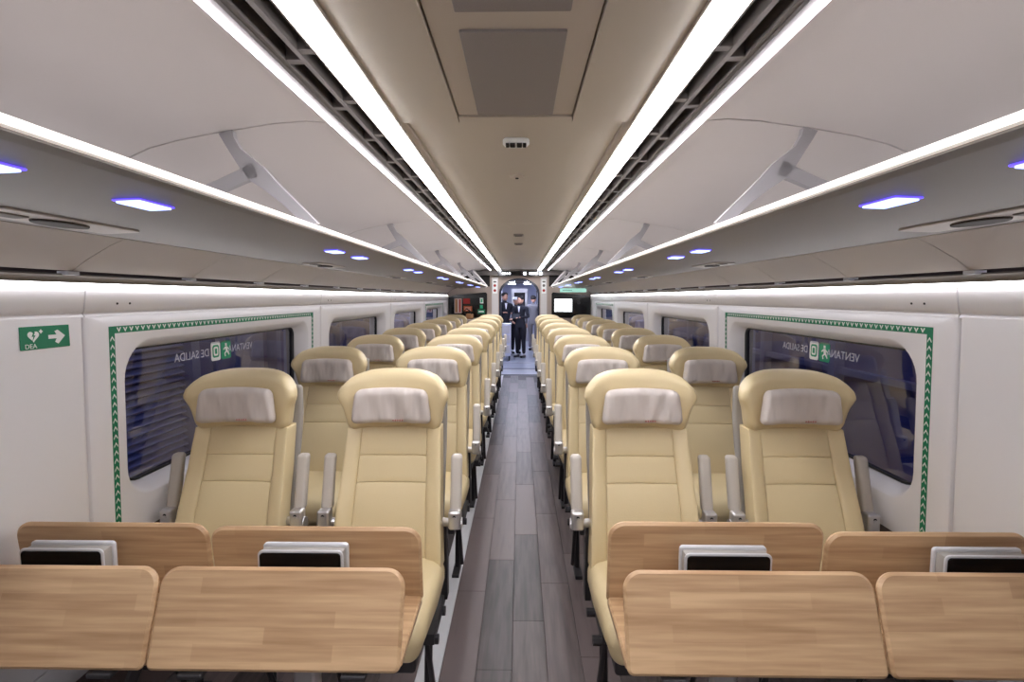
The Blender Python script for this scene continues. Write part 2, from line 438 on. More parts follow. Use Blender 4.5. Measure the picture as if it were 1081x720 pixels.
hp(HX0, HX1, -.58, HY, .006, 'ceilf', 'hatch_frame')
for a, b in ((1.105, 1.585), (.48, 1.03), (-.13, .42)): hp(-.112, .112, a, b, -.0, 'perf', 'perforated_panel', .008)
for a, b in zip(seams[:-1], seams[1:]): cpanel(-.345, .345, a+.004, b-.004, .56)
for sg in (-1, 1):
    mb = MB(); mb.extr([(.344, D(.566)), (.347, D(.552)), (.362, D(.545))], 1.66, Y1, .01, sg, 1); mb.obj('ceiling_edge', 'ceilf', ce)
# vault panels between the cove light and the wall
VP = [(.576, .535), (.60, .548), (.66, .552), (.76, .545), (.86, .530), (.95, .517), (1.06, .497), (1.16, .472), (1.24, .438), (1.30, .385), (1.345, .31), (1.37, .2)]
vs_ = [-2.45, -.4]+[1.65+2.05*k for k in range(5)]
for sg in (-1, 1):
    for a, b in zip([Y0]+vs_, vs_+[Y1]):
        if b-a < .05: continue
        mb = MB(); mb.extr([(x, D(z)) for x, z in VP], a+.0045, b-.0045, .012, sg, 1); mb.obj('vault_panel', 'vault', ce, True, angle=30)
    mb = MB(); mb.extr([(x+.004, D(z+.02)) for x, z in VP], Y0, Y1, .01, sg, 1); mb.obj('vault_backing', 'dark', ce)

# lamps
def strip_light(name, label, prof_house, prof_led, sg, m, y0=Y0+.02, y1=10.2):
    e = empty(name, (0, 0, 0)); tag(e, label, 'light')
    MB().poly_y([(x*sg, D(z)) for x, z in prof_house], y0, y1).obj('housing', 'rail' if name == 'cove_light' else 'ceilf', e)
    MB().poly_y([(x*sg, D(z)) for x, z in prof_led], y0, y1).obj('diffuser', m, e)
    return e
for sg, sd in ((-1, 'left'), (1, 'right')):
    strip_light('ceiling_light', 'wide bright white light strip along the ceiling, %s of the hatch' % sd,
                [(.362, .56), (.362, .537), (.436, .537), (.436, .56)], [(.368, .538), (.371, .531), (.429, .531), (.432, .538)], sg, 'led')
    strip_light('cove_light', 'thin white light strip where the %s vault meets the dark grille' % sd,
                [(.546, .57), (.546, .542), (.574, .542), (.574, .57)], [(.565, .5425), (.566, .535), (.570, .533), (.5735, .5425)], sg, 'cove')
    strip_light('wall_light', 'white light strip running along the top of the %s wall' % sd,
                [(1.437, .056), (1.437, .033), (1.47, .033), (1.47, .056)], [(1.426, .047), (1.424, .045), (1.424, .036), (1.427, .033), (1.437, .033), (1.437, .047)], sg, 'wled')
    # air grille
    g = empty('air_grille', (sg*.491, 3.5, D(.55))); tag(g, 'dark slotted air grille beside the %s ceiling light strip' % sd, 'grille')
    def lb(x0, x1, y0, y1, z0, z1, name, m): return MB().box(*sorted((sg*x0-g.location.x, sg*x1-g.location.x)), y0-3.5, y1-3.5, z0-.55, z1-.55).obj(name, m, g)
    lb(.437, .545, Y0, 10.2, .62, .63, 'grille_backing', 'dark')
    lb(.437, .449, Y0, 10.2, .548, .62, 'rail', 'rail'); lb(.484, .496, Y0, 10.2, .550, .60, 'rail', 'rail'); lb(.533, .546, Y0, 10.2, .552, .62, 'rail', 'rail')
    b1 = None; y = -.3
    while y < 10.1:
        for k, (a, b) in enumerate(((.449, .484), (.496, .533))):
            if b1 is None: b1 = MB().box(-.0185, .0185, -.012, .012, .553-.55, .60-.55).obj('crossbar', 'rail', g)
            else: b1 = dup(b1, g)
            b1.location = (sg*((a+b)/2-.491), y+.05*k-3.5, 0)
        y += .30

# ceiling devices
dt = empty('smoke_detector', (0, 1.87, D(.545)))
tag(dt, 'oblong white sensor with dark openings on the ceiling just beyond the hatch', 'sensor')
mb = MB(); mb.plate(rrect(-.047, .047, -.026, .026, .024, 6), .03, .008, tf=lambda v: Vector((v.x, v.z, v.y+.004))); mb.obj('housing', 'wprint', dt, True)
for dx, w_ in ((-.03, .006), (-.012, .009), (.012, .009), (.03, .006)):
    MB().box(dx-w_, dx+w_, -.0275, .006, -.0125, -.006).obj('opening', 'dark', dt)
    MB().box(dx-w_*.8, dx+w_*.8, -.012, .008, -.0125, -.0105).obj('opening', 'dark', dt)
dt2 = empty('ceiling_sensor', (0, 2.42, D(.56))); tag(dt2, 'small round sensor on the ceiling between the oblong sensor and far door', 'sensor')
MB().tube([(0, 0, 0), (0, 0, -.006), (0, 0, -.010)], [.034, .034, .026], 16).obj('housing', 'ceilf', dt2, True); MB().tube([(0, 0, -.009), (0, 0, -.014)], .008, 8).obj('lens', 'dark', dt2)
for y, l in ((4.65, 'grey square speaker on the ceiling, nearer of the two'), (5.4, 'grey square speaker on the ceiling, farther of the two')):
    e = empty('ceiling_speaker', (0, y, D(.56))); tag(e, l, 'speaker')
    mb = MB(); mb.plate(rrect(-.045, .045, -.05, .05, .012, 4), .012, .003, tf=lambda v: Vector((v.x, v.z, v.y-.004))); mb.obj('grille_plate', 'perf', e)
    for k in range(3): MB().box(-.03, .03, -.032+.026*k, -.022+.026*k, -.0115, -.009).obj('slot', 'dark', e)

# ------------------------------------------------------------------ luggage racks
def bracket_mesh():             # at the seam of the vault; local x = distance from centre line, z = dz
    mb = MB()
    def ribbon(c, wd):
        P = [Vector(p) for p in c]; L = []; Rr = []
        for i, p in enumerate(P):
            d = (P[min(i+1, len(P)-1)]-P[max(i-1, 0)]).normalized(); n = Vector((-d.y, d.x))*wd[i]/2
            L.append(p+n); Rr.append(p-n)
        mb.poly_y(L+list(reversed(Rr)), -.012, .012)
    ribbon([(.915, .522), (.905, .495), (.885, .46), (.855, .425), (.82, .39), (.78, .355), (.73, .31), (.68, .262), (.645, .226)], [.045, .036, .034, .05, .06, .045, .036, .034, .034])
    ribbon([(.825, .405), (.87, .385), (.94, .355), (1.03, .32), (1.16, .275), (1.28, .24)], [.05, .04, .038, .04, .044, .05])
    return mb
def rack(sg, sd):
    r = empty('luggage_rack', (sg*.95, 3.7, D(.2)))
    tag(r, 'overhead luggage rack with bright edge and grey-beige underside above the %s seats' % sd, 'luggage rack')
    L = r.location
    def tf(mb):
        mb.v = [(x-L.x, y-L.y, z-L.z) for x, y, z in mb.v]; return mb
    a, b = Y0+.01, 10.0
    tf(MB().poly_y([(sg*x, D(z)) for x, z in [(.622, .209), (.618, .212), (.618, .222), (.622, .226), (.640, .228), (.644, .224), (.644, .209)]], a, b)).obj('lit_edge', 'lipled', r)
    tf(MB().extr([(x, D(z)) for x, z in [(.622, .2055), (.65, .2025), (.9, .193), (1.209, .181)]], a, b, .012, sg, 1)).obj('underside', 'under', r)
    tf(MB().extr([(x, D(z)) for x, z in [(.645, .222), (.9, .214), (1.32, .2)]], a, b, .008, sg, 1)).obj('shelf', 'vault', r)
    # outer panels with seams and clips
    ys = [Y0+.01]+[1.60+.59*k for k in range(-4, 15)]
    first = None
    for i in range(len(ys)-1):
        y0, y1 = ys[i]+.0015, ys[i+1]-.0015
        if y1 > 10: break
        if i == 0 or first is None or abs((ys[i+1]-ys[i])-.59) > .01:
            o = tf(MB().extr([(x, D(z)) for x, z in [(1.222, .181), (1.27, .160), (1.35, .115), (1.392, .083)]], y0, y1, .01, sg, 1)).obj('outer_panel', 'under2', r, True)
            if i > 0: first = (o, ys[i])
        else:
            dup(first[0], r, (0, ys[i]-first[1], 0))
        if ys[i] > 0:
            tf(MB().box(*sorted((sg*1.388, sg*1.425)), ys[i]-.02, ys[i]+.02, D(.070), D(.082))).obj('clip', 'silver', r)
    tf(MB().extr([(x, D(z)) for x, z in [(1.215, .188), (1.30, .155), (1.415, .088)]], a, b, .01, sg, 1)).obj('backing', 'dark', r)
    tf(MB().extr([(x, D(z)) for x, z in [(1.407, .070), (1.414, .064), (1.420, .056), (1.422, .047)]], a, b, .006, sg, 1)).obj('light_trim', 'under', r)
    # brackets
    bm = bracket_mesh(); bm.v = [(sg*x-L.x, y, z-.2) for x, y, z in bm.v]; b0 = None
    for k in range(-1, 5):
        y = 1.66+2.05*k
        if b0 is None: b0 = bm.obj('bracket', 'bracket', r)
        else: b0 = dup(b0, r)
        b0.location = (0, y-L.y, 0)
    # reading lights
    q = None
    for k in range(0, 7):
        for dy in (.745, 1.085):
            y = dy+1.45*k
            if y > 9.8: continue
            if q is None:
                q = empty('reading_light', (0, 0, 0)); q.parent = r
                zz = D(.1985)-.002-L.z
                mb = MB(); mb.plate(rrect(-.029, .029, -.055, .055, .004, 2), .003, .001, tf=lambda v: Vector((v.x, v.z, v.y))); mb.obj('halo_rim', 'halo', q)  # violet rim: the lamp's halo of glow put in as an emissive plate
                mb = MB(); mb.plate(rrect(-.025, .025, -.049, .049, .004, 2), .004, .001, tf=lambda v: Vector((v.x, v.z, v.y-.003))); mb.obj('lamp_panel', 'blue', q)
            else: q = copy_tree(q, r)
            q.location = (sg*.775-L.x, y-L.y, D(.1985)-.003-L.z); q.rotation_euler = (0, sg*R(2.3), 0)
    # service units with a dark oval speaker
    q = None
    for k in range(6):
        y = 1.25+1.70*k
        if y > 9.8: continue
        if q is None:
            q = empty('service_unit'); q.parent = r
            mb = MB(); mb.plate(rrect(-.055, .055, -.20, .20, .02, 4), .006, .002, tf=lambda v: Vector((v.x, v.z, v.y))); mb.obj('unit_plate', 'under2', q)
            mb = MB(); mb.plate([(.034*math.cos(t*math.pi/10), .075*math.sin(t*math.pi/10)) for t in range(20)], .008, .002, tf=lambda v: Vector((v.x, v.z, v.y-.004))); mb.obj('speaker_oval', 'brown', q)
            mb = MB(); mb.plate(rrect(-.02, .02, -.045, .045, .01, 3), .006, .002, tf=lambda v: Vector((v.x, v.z-.14, v.y-.003))); mb.obj('call_button', 'rail', q)
        else: q = copy_tree(q, r)
        q.location = (sg*1.105-L.x, y-L.y, D(.183)-L.z); q.rotation_euler = (0, sg*R(2.2), 0)
    # gable at the far end, white with openings
    mb = MB()
    def rib(c, wd, y0=-.01, y1=.01):
        P = [Vector(p) for p in c]; A = []; B = []
        for i, p in enumerate(P):
            d = (P[min(i+1, len(P)-1)]-P[max(i-1, 0)]).normalized(); n = Vector((-d.y, d.x))*wd/2
            A.append(p+n); B.append(p-n)
        mb.poly_y(A+list(reversed(B)), 9.98+y0, 9.98+y1)
    bkp = MB(); bkp.poly_y([(sg*.66-L.x, D(.21)-L.z), (sg*.90-L.x, D(.50)-L.z), (sg*1.22-L.x, D(.43)-L.z), (sg*1.33-L.x, D(.3)-L.z), (sg*1.33-L.x, D(.21)-L.z)], 10.0-L.y, 10.02-L.y); bkp.obj('end_plate', 'dark', r)
    rib([(.63, .20), (.72, .31), (.82, .43), (.90, .52)], .05); rib([(.76, .20), (.84, .29), (.93, .40), (1.0, .51)], .045)
    rib([(.64, .215), (.9, .213), (1.3, .205)], .03); rib([(.88, .40), (1.0, .32), (1.18, .23)], .05); rib([(.95, .50), (1.12, .40), (1.3, .30)], .06); rib([(.70, .28), (.80, .26), (.86, .22)], .03)
    mb.v = [(sg*x-L.x, y-L.y, D(z)-L.z) for x, y, z in mb.v]; mb.obj('end_bracket', 'brw', r)
    return r
M['halo'] = emis('halo_violet', (92, 72, 240), .8); M['brown'] = mat('speaker_brown', (48, 40, 37), .6)
rack(-1, 'left'); rack(1, 'right')

# ------------------------------------------------------------------ seats
def hw(z):                      # headrest half width over height 0..0.245
    pts = [(0, .188), (.09, .206), (.15, .224), (.175, .229), (.21, .222), (.245, .205)]
    for (a, b), (c, d) in zip(pts[:-1], pts[1:]):
        if z <= c: return b+(d-b)*(z-a)/(c-a)
    return pts[-1][1]
def back_y(z): return -.02-(1.08-z)*.34 if z < 1.08 else -.02     # front face of the backrest
def make_seat():
    root = empty('train_seat', (0, 0, 0))
    # headrest with wings
    def wp(p):
        z = (p.z+.1275)*.245/.255; x = p.x/.229*hw(z); ax = abs(x)/.229
        y = p.y-.085*ax**2.6+.01*(z/.245)
        z2 = z*.255/.245-.062*ax**3.2*(max(0, z-.10)/.145)
        bul = .012*(1-ax**2)*math.sin(math.pi*min(1, z/.245)) if p.y < 0 else 0
        return (x, y-bul, z2)
    mb = MB(); mb.rbox(.458, .105, .255, .042, 5, (14, 2, 8), (0, .035, 1.063), wp)
    mb.obj('headrest', 'leather', root, True, angle=80)
    # grey pillow
    def wq(p):
        t = p.z/.08; x = p.x*(1-.12*(t+1)/2); e = (1-(abs(p.x)/.16)**4)
        cr = .003*math.sin(x*62+p.z*26+1)+.0025*math.sin(x*101-p.z*34)*(.4+.6*math.sin(x*23))
        y = p.y-.035*(abs(x)/.16)**2.4+(-.012*e if p.y < 0 else 0)+(cr if p.y < 0 else 0)
        return (x, y, p.z-.008*(abs(x)/.16)**2*(1 if t > 0 else .3))
    mb = MB(); mb.rbox(.330, .055, .142, .027, 4, (30, 1, 8), (0, -.048, 1.181), wq)
    pil = mb.obj('headrest_pillow', 'pillow', root, True, angle=80)
    # backrest: puffed panels with seams between them
    mb = MB()
    def panel(x0, x1, z0, z1, th, puff, c0=None):
        nx = 3; w_, h_ = x1-x0, z1-z0
        def wr(p):
            zz = z0+h_/2+p.z; k = (1.08-zz)/.52
            xx = (x0+x1)/2+p.x
            s = 1+.13*k
            # bolsters spread with depth
            if p.y < 0:
                e = (1-min(1, abs(2*p.x/w_))**4)*(1-min(1, abs(2*p.z/h_))**6)
            else: e = 0
            y = back_y(zz)+th/2+p.y-puff*e
            y -= .03*max(0, abs(xx)-.11)/.09
            y -= .012*math.sin(math.pi*min(1, max(0, (zz-.56)/.35)))
            return (xx*s, y, zz)
        mb.rbox(w_, th, h_, .004, 2, (6, 1, max(4, int(h_/.05))), (0, 0, 0), wr)
    g = .0002
    panel(-.193, -.135, .56, 1.082, .09, .006); panel(.135, .193, .56, 1.082, .09, .006)
    panel(-.135+g, .135-g, .9715, 1.082, .09, .003); panel(-.135+g, .135-g, .8705, .971, .09, .004); panel(-.135+g, .135-g, .56, .870, .09, .006)
    mb.obj('backrest', 'leather', root, True, angle=80)
    mb = MB(); mb.rbox(.41, .03, .72, .014, 2, (4, 1, 6), (0, 0, 0), lambda p: (p.x, back_y(.88+p.z)+.105+p.y, .88+p.z)); mb.obj('back_shell', 'shell', root, True)
    # cushion
    def wc(p):
        e = (1-(abs(p.x)/.226)**4)
        z = p.z+(.010*e if p.z > 0 else 0)
        if p.y < -.08 and p.z > 0: z -= ((-p.y-.08)/.12)**2*.03
        k = max(0, (-p.y)/.2); x = p.x*(1-.05*max(0, k)) ; 
        if p.z < 0: x *= .93
        return (x, p.y, z)
    mb = MB(); mb.rbox(.452, .44, .155, .045, 4, (8, 6, 2), (0, -.365, .515), wc); mb.obj('seat_cushion', 'leather', root, True, angle=80)
    mb = MB(); mb.rbox(.36, .36, .06, .012, 2, (1, 1, 1), (0, -.36, .415)); mb.obj('seat_pan', 'dsteel', root, True)
    # armrests folded up
    for s in (-1, 1):
        a = empty('armrest', (s*.262, 0, 0)); a.parent = root
        mb = MB(); mb.rbox(.046, .04, .215, .014, 3, (1, 1, 3), (0, 0, 0), lambda p: (p.x, p.y-.080+p.z*.26, .868+p.z)); mb.obj('armrest_pad', 'pad', a, True)
        mb = MB(); mb.rbox(.050, .05, .075, .010, 2, (1, 1, 1), (0, -.135, .735)); mb.tube([(0, -.165, .745), (0, -.155, .745)], .008, 8)
        mb.obj('armrest_joint', 'steel', a, True)
        MB().tube([(0, -.162, .752), (0, -.155, .752)], .0065, 8).obj('joint_bolt', 'blackm', a)
        mb = MB(); mb.tube([(-s*.022, -.125, .712), (0, -.125, .712), (s*.028, -.125, .712)], .024, 12); mb.tube([(0, -.125, .712), (-s*.06, -.11, .712)], .018, 10)
        mb.obj('armrest_pivot', 'steel', a, True)
    # under-frame: two legs with feet
    for s in (-1, 1):
        mb = MB(); x = s*.18
        mb.box(s*.212-.012, s*.212+.012, -.11, -.06, .38, .70); mb.box(x-.012, s*.2+.012, -.36, -.06, .36, .40)
        mb.tube([(x-s*.02, -.17, .38), (x-s*.03, -.17, .02)], .016, 8); mb.tube([(x, -.34, .37), (x, -.20, .05)], .011, 8)
        mb.box(x-s*.03-.02, x-s*.03+.02, -.28, -.12, 0, .02)
        mb.obj('leg', 'dsteel', root, True)
    mb = MB(); mb.tube([(-.225, -.34, .37), (.225, -.34, .37)], .018, 8); mb.tube([(-.225, -.17, .37), (.225, -.17, .37)], .018, 8); mb.obj('cross_tube', 'dsteel', root, True)
    return root, pil
seat, pil = make_seat()
def mark(seat_root, m):
    mb = MB()
    for k in range(5): mb.rbox(.0065, .003, .006+.002*(k % 2), .001, 1, (1, 1, 1), (-.018+.009*k+.03, -.0975, 1.127))
    return mb.obj('stitched_mark', m, seat_root)
mk = mark(pil, 'mark')
rows = ['first', 'second', 'third', 'fourth', 'fifth', 'sixth', 'seventh', 'eighth']
XS = [(-1.142, 'window side, left of the aisle'), (-.507, 'aisle side, left of the aisle'), (.507, 'aisle side, right of the aisle'), (1.142, 'window side, right of the aisle')]
for i in range(8):
    for j, (x, where) in enumerate(XS):
        o = seat if (i == 0 and j == 0) else copy_tree(seat)
        o.location = (x, 2.115+.99*i, 0)
        tag(o, 'cream leather seat in the %s row behind the tables, %s' % (rows[i], where), 'seat', 'cream leather seats with grey headrest pillows')

# ------------------------------------------------------------------ folding tables
def table(sg, sd, outer):
    x0, x1 = (.27, .882) if not outer else (.888, 1.455)
    cx = (x0+x1)/2; W = x1-x0
    t = empty('folding_table', (sg*cx, 1.29, 0))
    where = ('window side of the %s tables' if outer else 'aisle side of the %s tables') % sd
    tag(t, 'light wooden table with both leaves folded up, '+where, 'table', 'light wood folding tables')
    yn, yf, zt = 1.145-1.29, 1.44-1.29, .75
    mb = MB(); mb.plate(rrect(-W/2, W/2, yn+.01, yf-.01, .012, 4), .024, .005, tf=lambda v: Vector((v.x, v.z, zt-.012+v.y))); mb.obj('tabletop', 'wood', t, True)
    def leaf(yb, yt, ztop, name='leaf'):
        d = Vector((0, yt-yb, ztop-zt)); H = d.length; d.normalize(); n = Vector((0, d.z, -d.y))
        mb = MB(); mb.plate(rrect(-W/2, W/2, 0, H, (.016, .016, .046, .046), 8), .019, .007)
        o = mb.obj(name, 'wood', t, True); o.location = (0, yb, zt-.022); o.rotation_euler = (-math.atan2(yt-yb, ztop-zt), 0, 0); return o
    leaf(yn-.002, 1.225-1.29, .966); leaf(yf+.002, 1.418-1.29, {(-1, 0): .982, (-1, 1): .990, (1, 0): 1.003, (1, 1): .978}[(sg, int(outer))])
    for y in (yn, yf):
        for x in (-W*.32, W*.32): MB().rbox(.06, .03, .014, .004, 1, (1, 1, 1), (x, y, zt-.031)).obj('hinge', 'dsteel', t)
    if not outer:
        mb = MB(); mb.rbox(.062, .05, .66, .012, 2, (1, 1, 1), (0.02*-sg, 0, .40)); mb.obj('pedestal', 'steel', t, True)
        mb = MB(); mb.rbox(.30, .22, .025, .010, 2, (1, 1, 1), (0, 0, .0125)); mb.obj('pedestal_foot', 'dsteel', t, True)
        mb = MB(); mb.rbox(.42, .12, .03, .008, 1, (1, 1, 1), (0, 0, .712)); mb.obj('support_beam', 'dsteel', t, True)
    else:
        mb = MB(); mb.rbox(.44, .10, .03, .008, 1, (1, 1, 1), (0, 0, .712)); mb.obj('support_beam', 'dsteel', t, True)
        mb = MB(); mb.tube([(sg*-.18, 0, .70), (sg*-.1, 0, .5), (sg*.26, 0, .40)], .018, 8); mb.obj('wall_strut', 'dsteel', t, True)
    # upright box standing on the tabletop between the leaves
    dx = -.02 if outer else .0
    bx = {(-1, 0): -.572, (-1, 1): -1.22, (1, 0): .566, (1, 1): 1.245}[(sg, int(outer))]
    e = empty('power_console', (bx, 1.325, zt))
    tag(e, 'flat silver-edged black box standing between the leaves of the %s %s table' % (sd, 'window-side' if outer else 'aisle-side'), 'console', 'silver-edged black boxes on the tables')
    mb = MB(); mb.plate(rrect(-.117, .117, 0, .199, (.003, .003, .010, .010), 4), .012, .0025, tf=lambda v: v+Vector((0, .020, 0))); mb.obj('rear_panel', 'silver', e, True)
    mb = MB(); mb.rbox(.222, .034, .19, .004, 1, (1, 1, 1), (0, .0, .095)); mb.obj('body', 'shell', e, True)
    mb = MB(); mb.plate(rrect(-.115, .115, 0, .196, (.003, .003, .014, .014), 4), .006, .0015, tf=lambda v: v+Vector((0, -.018, 0))); mb.obj('front_frame', 'silver', e, True)
    mb = MB(); mb.plate(rrect(-.109, .109, .006, .190, (.003, .003, .010, .010), 4), .004, .001, tf=lambda v: v+Vector((0, -.0215, 0))); mb.obj('front_panel', 'black', e, True)
for sg, sd in ((-1, 'left'), (1, 'right')):
    table(sg, sd, False); table(sg, sd, True)

# ------------------------------------------------------------------ green borders and signs on the walls
def wall_pt(sg, y, z, off=.0): return (sg*(xw(z)-off), y, z)
def border(sg, sd, y0, y1, far=False):
    e = empty('window_border', (sg*1.45, y0, 1.5))
    tag(e, 'green chevron border stuck on the %s wall around the %s window' % (sd, 'farthest' if far else 'nearest'), 'border')
    L = e.location; zt, zb, wd, t = 1.516, .76, .026, .0012
    def q(mb, ya, yb, za, zb_, off):
        nz = max(1, int(abs(zb_-za)/.08))
        for k in range(nz):
            a, b = za+(zb_-za)*k/nz, za+(zb_-za)*(k+1)/nz
            vs = [Vector(wall_pt(sg, y, z, o))-L for o in (-.0008, off) for y, z in ((ya, a), (yb, a), (yb, b), (ya, b))]
            mb.add(vs, [(0, 1, 2, 3), (4, 5, 6, 7), (0, 1, 5, 4), (2, 3, 7, 6), (0, 3, 7, 4), (1, 2, 6, 5)])
    mb = MB(); q(mb, y0, y1, zt-wd, zt, t); q(mb, y0, y0+wd, zb, zt-wd, t); q(mb, y1-wd, y1, zb, zt-wd, t); mb.obj('green_band', 'green', e)
    mb = MB(); p = .030; o = .0022
    def tri(pts):
        vs = [Vector(wall_pt(sg, y, z, oo))-L for oo in (.001, o) for y, z in pts]; n = len(pts)
        mb.add(vs, [tuple(range(n)), tuple(range(n, 2*n))]+[(i, (i+1) % n, n+(i+1) % n, n+i) for i in range(n)])
    y = y0+wd+.004
    while y+p < y1-wd:
        c = y+p/2; a, b = zt-.005, zt-wd+.004; s = .0105
        tri([(c-s, a), (c-s+.0055, a), (c, b+.006), (c, b)]); tri([(c+s, a), (c+s-.0055, a), (c, b+.006), (c, b)])
        y += p
    for ya in (y0, y1-wd):
        z = zt-wd-.006; c = ya+wd/2
        while z-p > zb:
            s = .0085
            tri([(c-s, z-p+.008), (c-s, z-p+.014), (c, z-.003), (c, z-.009)]); tri([(c+s, z-p+.008), (c+s, z-p+.014), (c, z-.003), (c, z-.009)])
            z -= p
    mb.obj('chevron_print', 'wprint', e)['kind'] = 'stuff'
for sg, sd in ((-1, 'left'), (1, 'right')):
    border(sg, sd, 1.80, 3.61); border(sg, sd, 1.80+6.15, 3.61+6.15, True)

# DEA sign, left wall
sx = -xw(1.5)+.0005
sg_ = empty('sign', (sx, 1.555, 1.4975)); tag(sg_, 'green sign with white heart, arrow and DEA lettering on the left wall', 'sign')
# local frame: u along +y, v along z, facing +x
def S(v): return Vector((-v.y, v.x, v.z))
mb = MB(); mb.plate(rrect(-.083, .083, -.035, .035, .002, 2), .002, .0005, tf=lambda v: S(Vector((v.x, v.y-.001, v.z)))); mb.obj('sign_board', 'green', sg_)
def flat(poly, name, m, d=.0026):
    mb = MB(); n = len(poly); vs = [Vector((dd, u, v)) for dd in (.001, d) for u, v in poly]
    mb.add(vs, [tuple(range(n)), tuple(range(n, 2*n))]+[(i, (i+1) % n, n+(i+1) % n, n+i) for i in range(n)]); return mb.obj(name, m, sg_)
flat([(.008, -.006), (.008, .006), (.036, .006), (.030, .017), (.041, .021), (.066, .001), (.041, -.023), (.030, -.017), (.036, -.006)], 'arrow', 'wprint')
hp_ = []
for k in range(28):
    t = 2*math.pi*k/28; hp_.append((-.041+.00115*16*math.sin(t)**3, .006+.00115*(13*math.cos(t)-5*math.cos(2*t)-2*math.cos(3*t)-math.cos(4*t))))
flat(hp_, 'heart', 'wprint')
flat([(-.040, .018), (-.047, .004), (-.041, .005), (-.045, -.008), (-.035, .008), (-.041, .008), (-.036, .017)], 'lightning', 'green', .0034)
flat([(-.022, .018), (-.022, .021), (-.018, .021), (-.018, .025), (-.014, .025), (-.014, .021), (-.010, .021), (-.010, .017), (-.014, .017), (-.014, .013), (-.018, .013), (-.018, .017)], 'cross', 'wprint')
mt = Matrix(((0, 0, 1, .0022), (1, 0, 0, -.070), (0, 1, 0, -.031), (0, 0, 0, 1)))
text('lettering', 'DEA', .020, 'wprint', sg_, mt)

# stickers on the glass, readable from outside
M['ghost'] = mat('faint_print', (190, 192, 210), .6)
for sg, sd in ((-1, 'left'), (1, 'right')):
    gx = sg*(xw(1.345)+.088-.0012)
    e = empty('window_sticker', (gx, 2.63, 1.345)); tag(e, 'green and white exit pictograms with reversed lettering on the nearest %s window' % sd, 'sticker')
    # outward facing: viewer outside, reading direction = sg * y
    def F(u, v, d): return Vector((sg*d, sg*u, v))
    def fl2(poly, name, m, d0=0, d1=.001):
        mb = MB(); n = len(poly); vs = [F(u, v, dd) for dd in (d0, d1) for u, v in poly]
        mb.add(vs, [tuple(range(n)), tuple(range(n, 2*n))]+[(i, (i+1) % n, n+(i+1) % n, n+i) for i in range(n)]); return mb.obj(name, m, e)
    for (a, b, m1, m2) in ((-.092, -.004, 'greenl', 'wprint'), (.004, .084, 'wprint', 'greenl')):
        fl2(rrect(a, b, -.048, .048, .012, 4), 'pictogram_board', m1, .0, .0008)
        c = (a+b)/2
        if m1 == 'greenl':
            fl2([(c-.008, .020), (c+.008, .020), (c+.008, .034), (c-.008, .034)], 'pictogram', m2, -.0006, .0)
            fl2([(c-.006, .018), (c+.010, .016), (c+.026, .004), (c+.022, -.001), (c+.007, .007), (c+.004, -.008), (c+.018, -.018), (c+.012, -.036), (c+.005, -.034), (c+.009, -.020), (c-.006, -.012), (c-.024, -.032), (c-.029, -.027), (c-.014, -.004), (c-.012, .006), (c-.024, -.002), (c-.028, .003)], 'pictogram', m2, -.0006, .0)
        else:
            fl2(rrect(c-.028, c+.028, -.032, .032, .014, 5), 'pictogram', m2, -.0006, .0)
            fl2(rrect(c-.019, c+.019, -.023, .023, .010, 5), 'pictogram', m1, -.0012, -.0006)
            fl2(rrect(c-.009, c+.009, -.014, .014, .004, 3), 'pictogram', m2, -.0018, -.0012)
    for s, u in (('VENTANA', -.315), ('DE SALIDA', .10)):
        mt = Matrix(((0, 0, sg, 0), (sg, 0, 0, sg*u), (0, 1, 0, -.018), (0, 0, 0, 1)))
        text('lettering', s, .054, 'ghost', e, mt)

# ------------------------------------------------------------------ end wall with the arched doorway
YE = 10.45
ew = empty('wall_back', (0, YE, 0)); tag(ew, 'beige end wall with arched doorway at the far end of the car', 'wall', kind='structure')
def arch(hw_, top, r, n=14, z0=0.):
    P = [(hw_, z0), (hw_, top-r)]
    for k in range(1, n): t = math.pi*k/n; P.append((hw_*math.cos(t), top-r+r*math.sin(t)))
    P += [(-hw_, top-r), (-hw_, z0)]; return P
A = arch(.41, 2.01, .30); n = len(A)
outer = []
for x, z in A:                              # project out to a rectangle
    if z <= 2.01-.30+1e-6: outer.append((1.55 if x > 0 else -1.55, z))
    else:
        dx, dz = x, z-1.71; k = min(1.55/max(abs(dx), 1e-6), .56/max(dz, 1e-6)); outer.append((dx*k, 1.71+dz*k))
mb = MB(); vs = [(x, y, z) for y in (0, .06) for x, z in A]+[(x, y, z) for y in (0, .06) for x, z in outer]
fs = []
for i in range(n-1): fs += [(i, i+1, 2*n+i+1, 2*n+i), (n+i, n+i+1, 3*n+i+1, 3*n+i), (i, i+1, n+i+1, n+i)]
mb.add(vs, fs); mb.obj('wall_sheet', 'endwall', ew)
Bf = arch(.372, 1.975, .29); 
mb = MB(); vs = [(x, y, z) for (P, y) in ((A, -.02), (Bf, -.03), (Bf, .12), (A, .12)) for x, z in P]
mb.add(vs, [(k*n+i, k*n+i+1, (k+1) % 4*n+i+1, (k+1) % 4*n+i) for k in range(4) for i in range(n-1)]); mb.obj('door_seal', 'frameblue', ew, True) if 'frameblue' in M else None
M['frameblue'] = mat('door_frame_blue', (36, 40, 56), .4)
mb.obj('door_frame', 'frameblue', ew, True)
for sg in (-1, 1):
    MB().box(*sorted((sg*.43, sg*.56)), -.035, 0, .02, 2.02).obj('door_post', 'vault', ew)
    MB().box(*sorted((sg*.60, sg*1.5)), -.02, 0, 1.84, 2.16).obj('upper_panel', 'dark', ew)
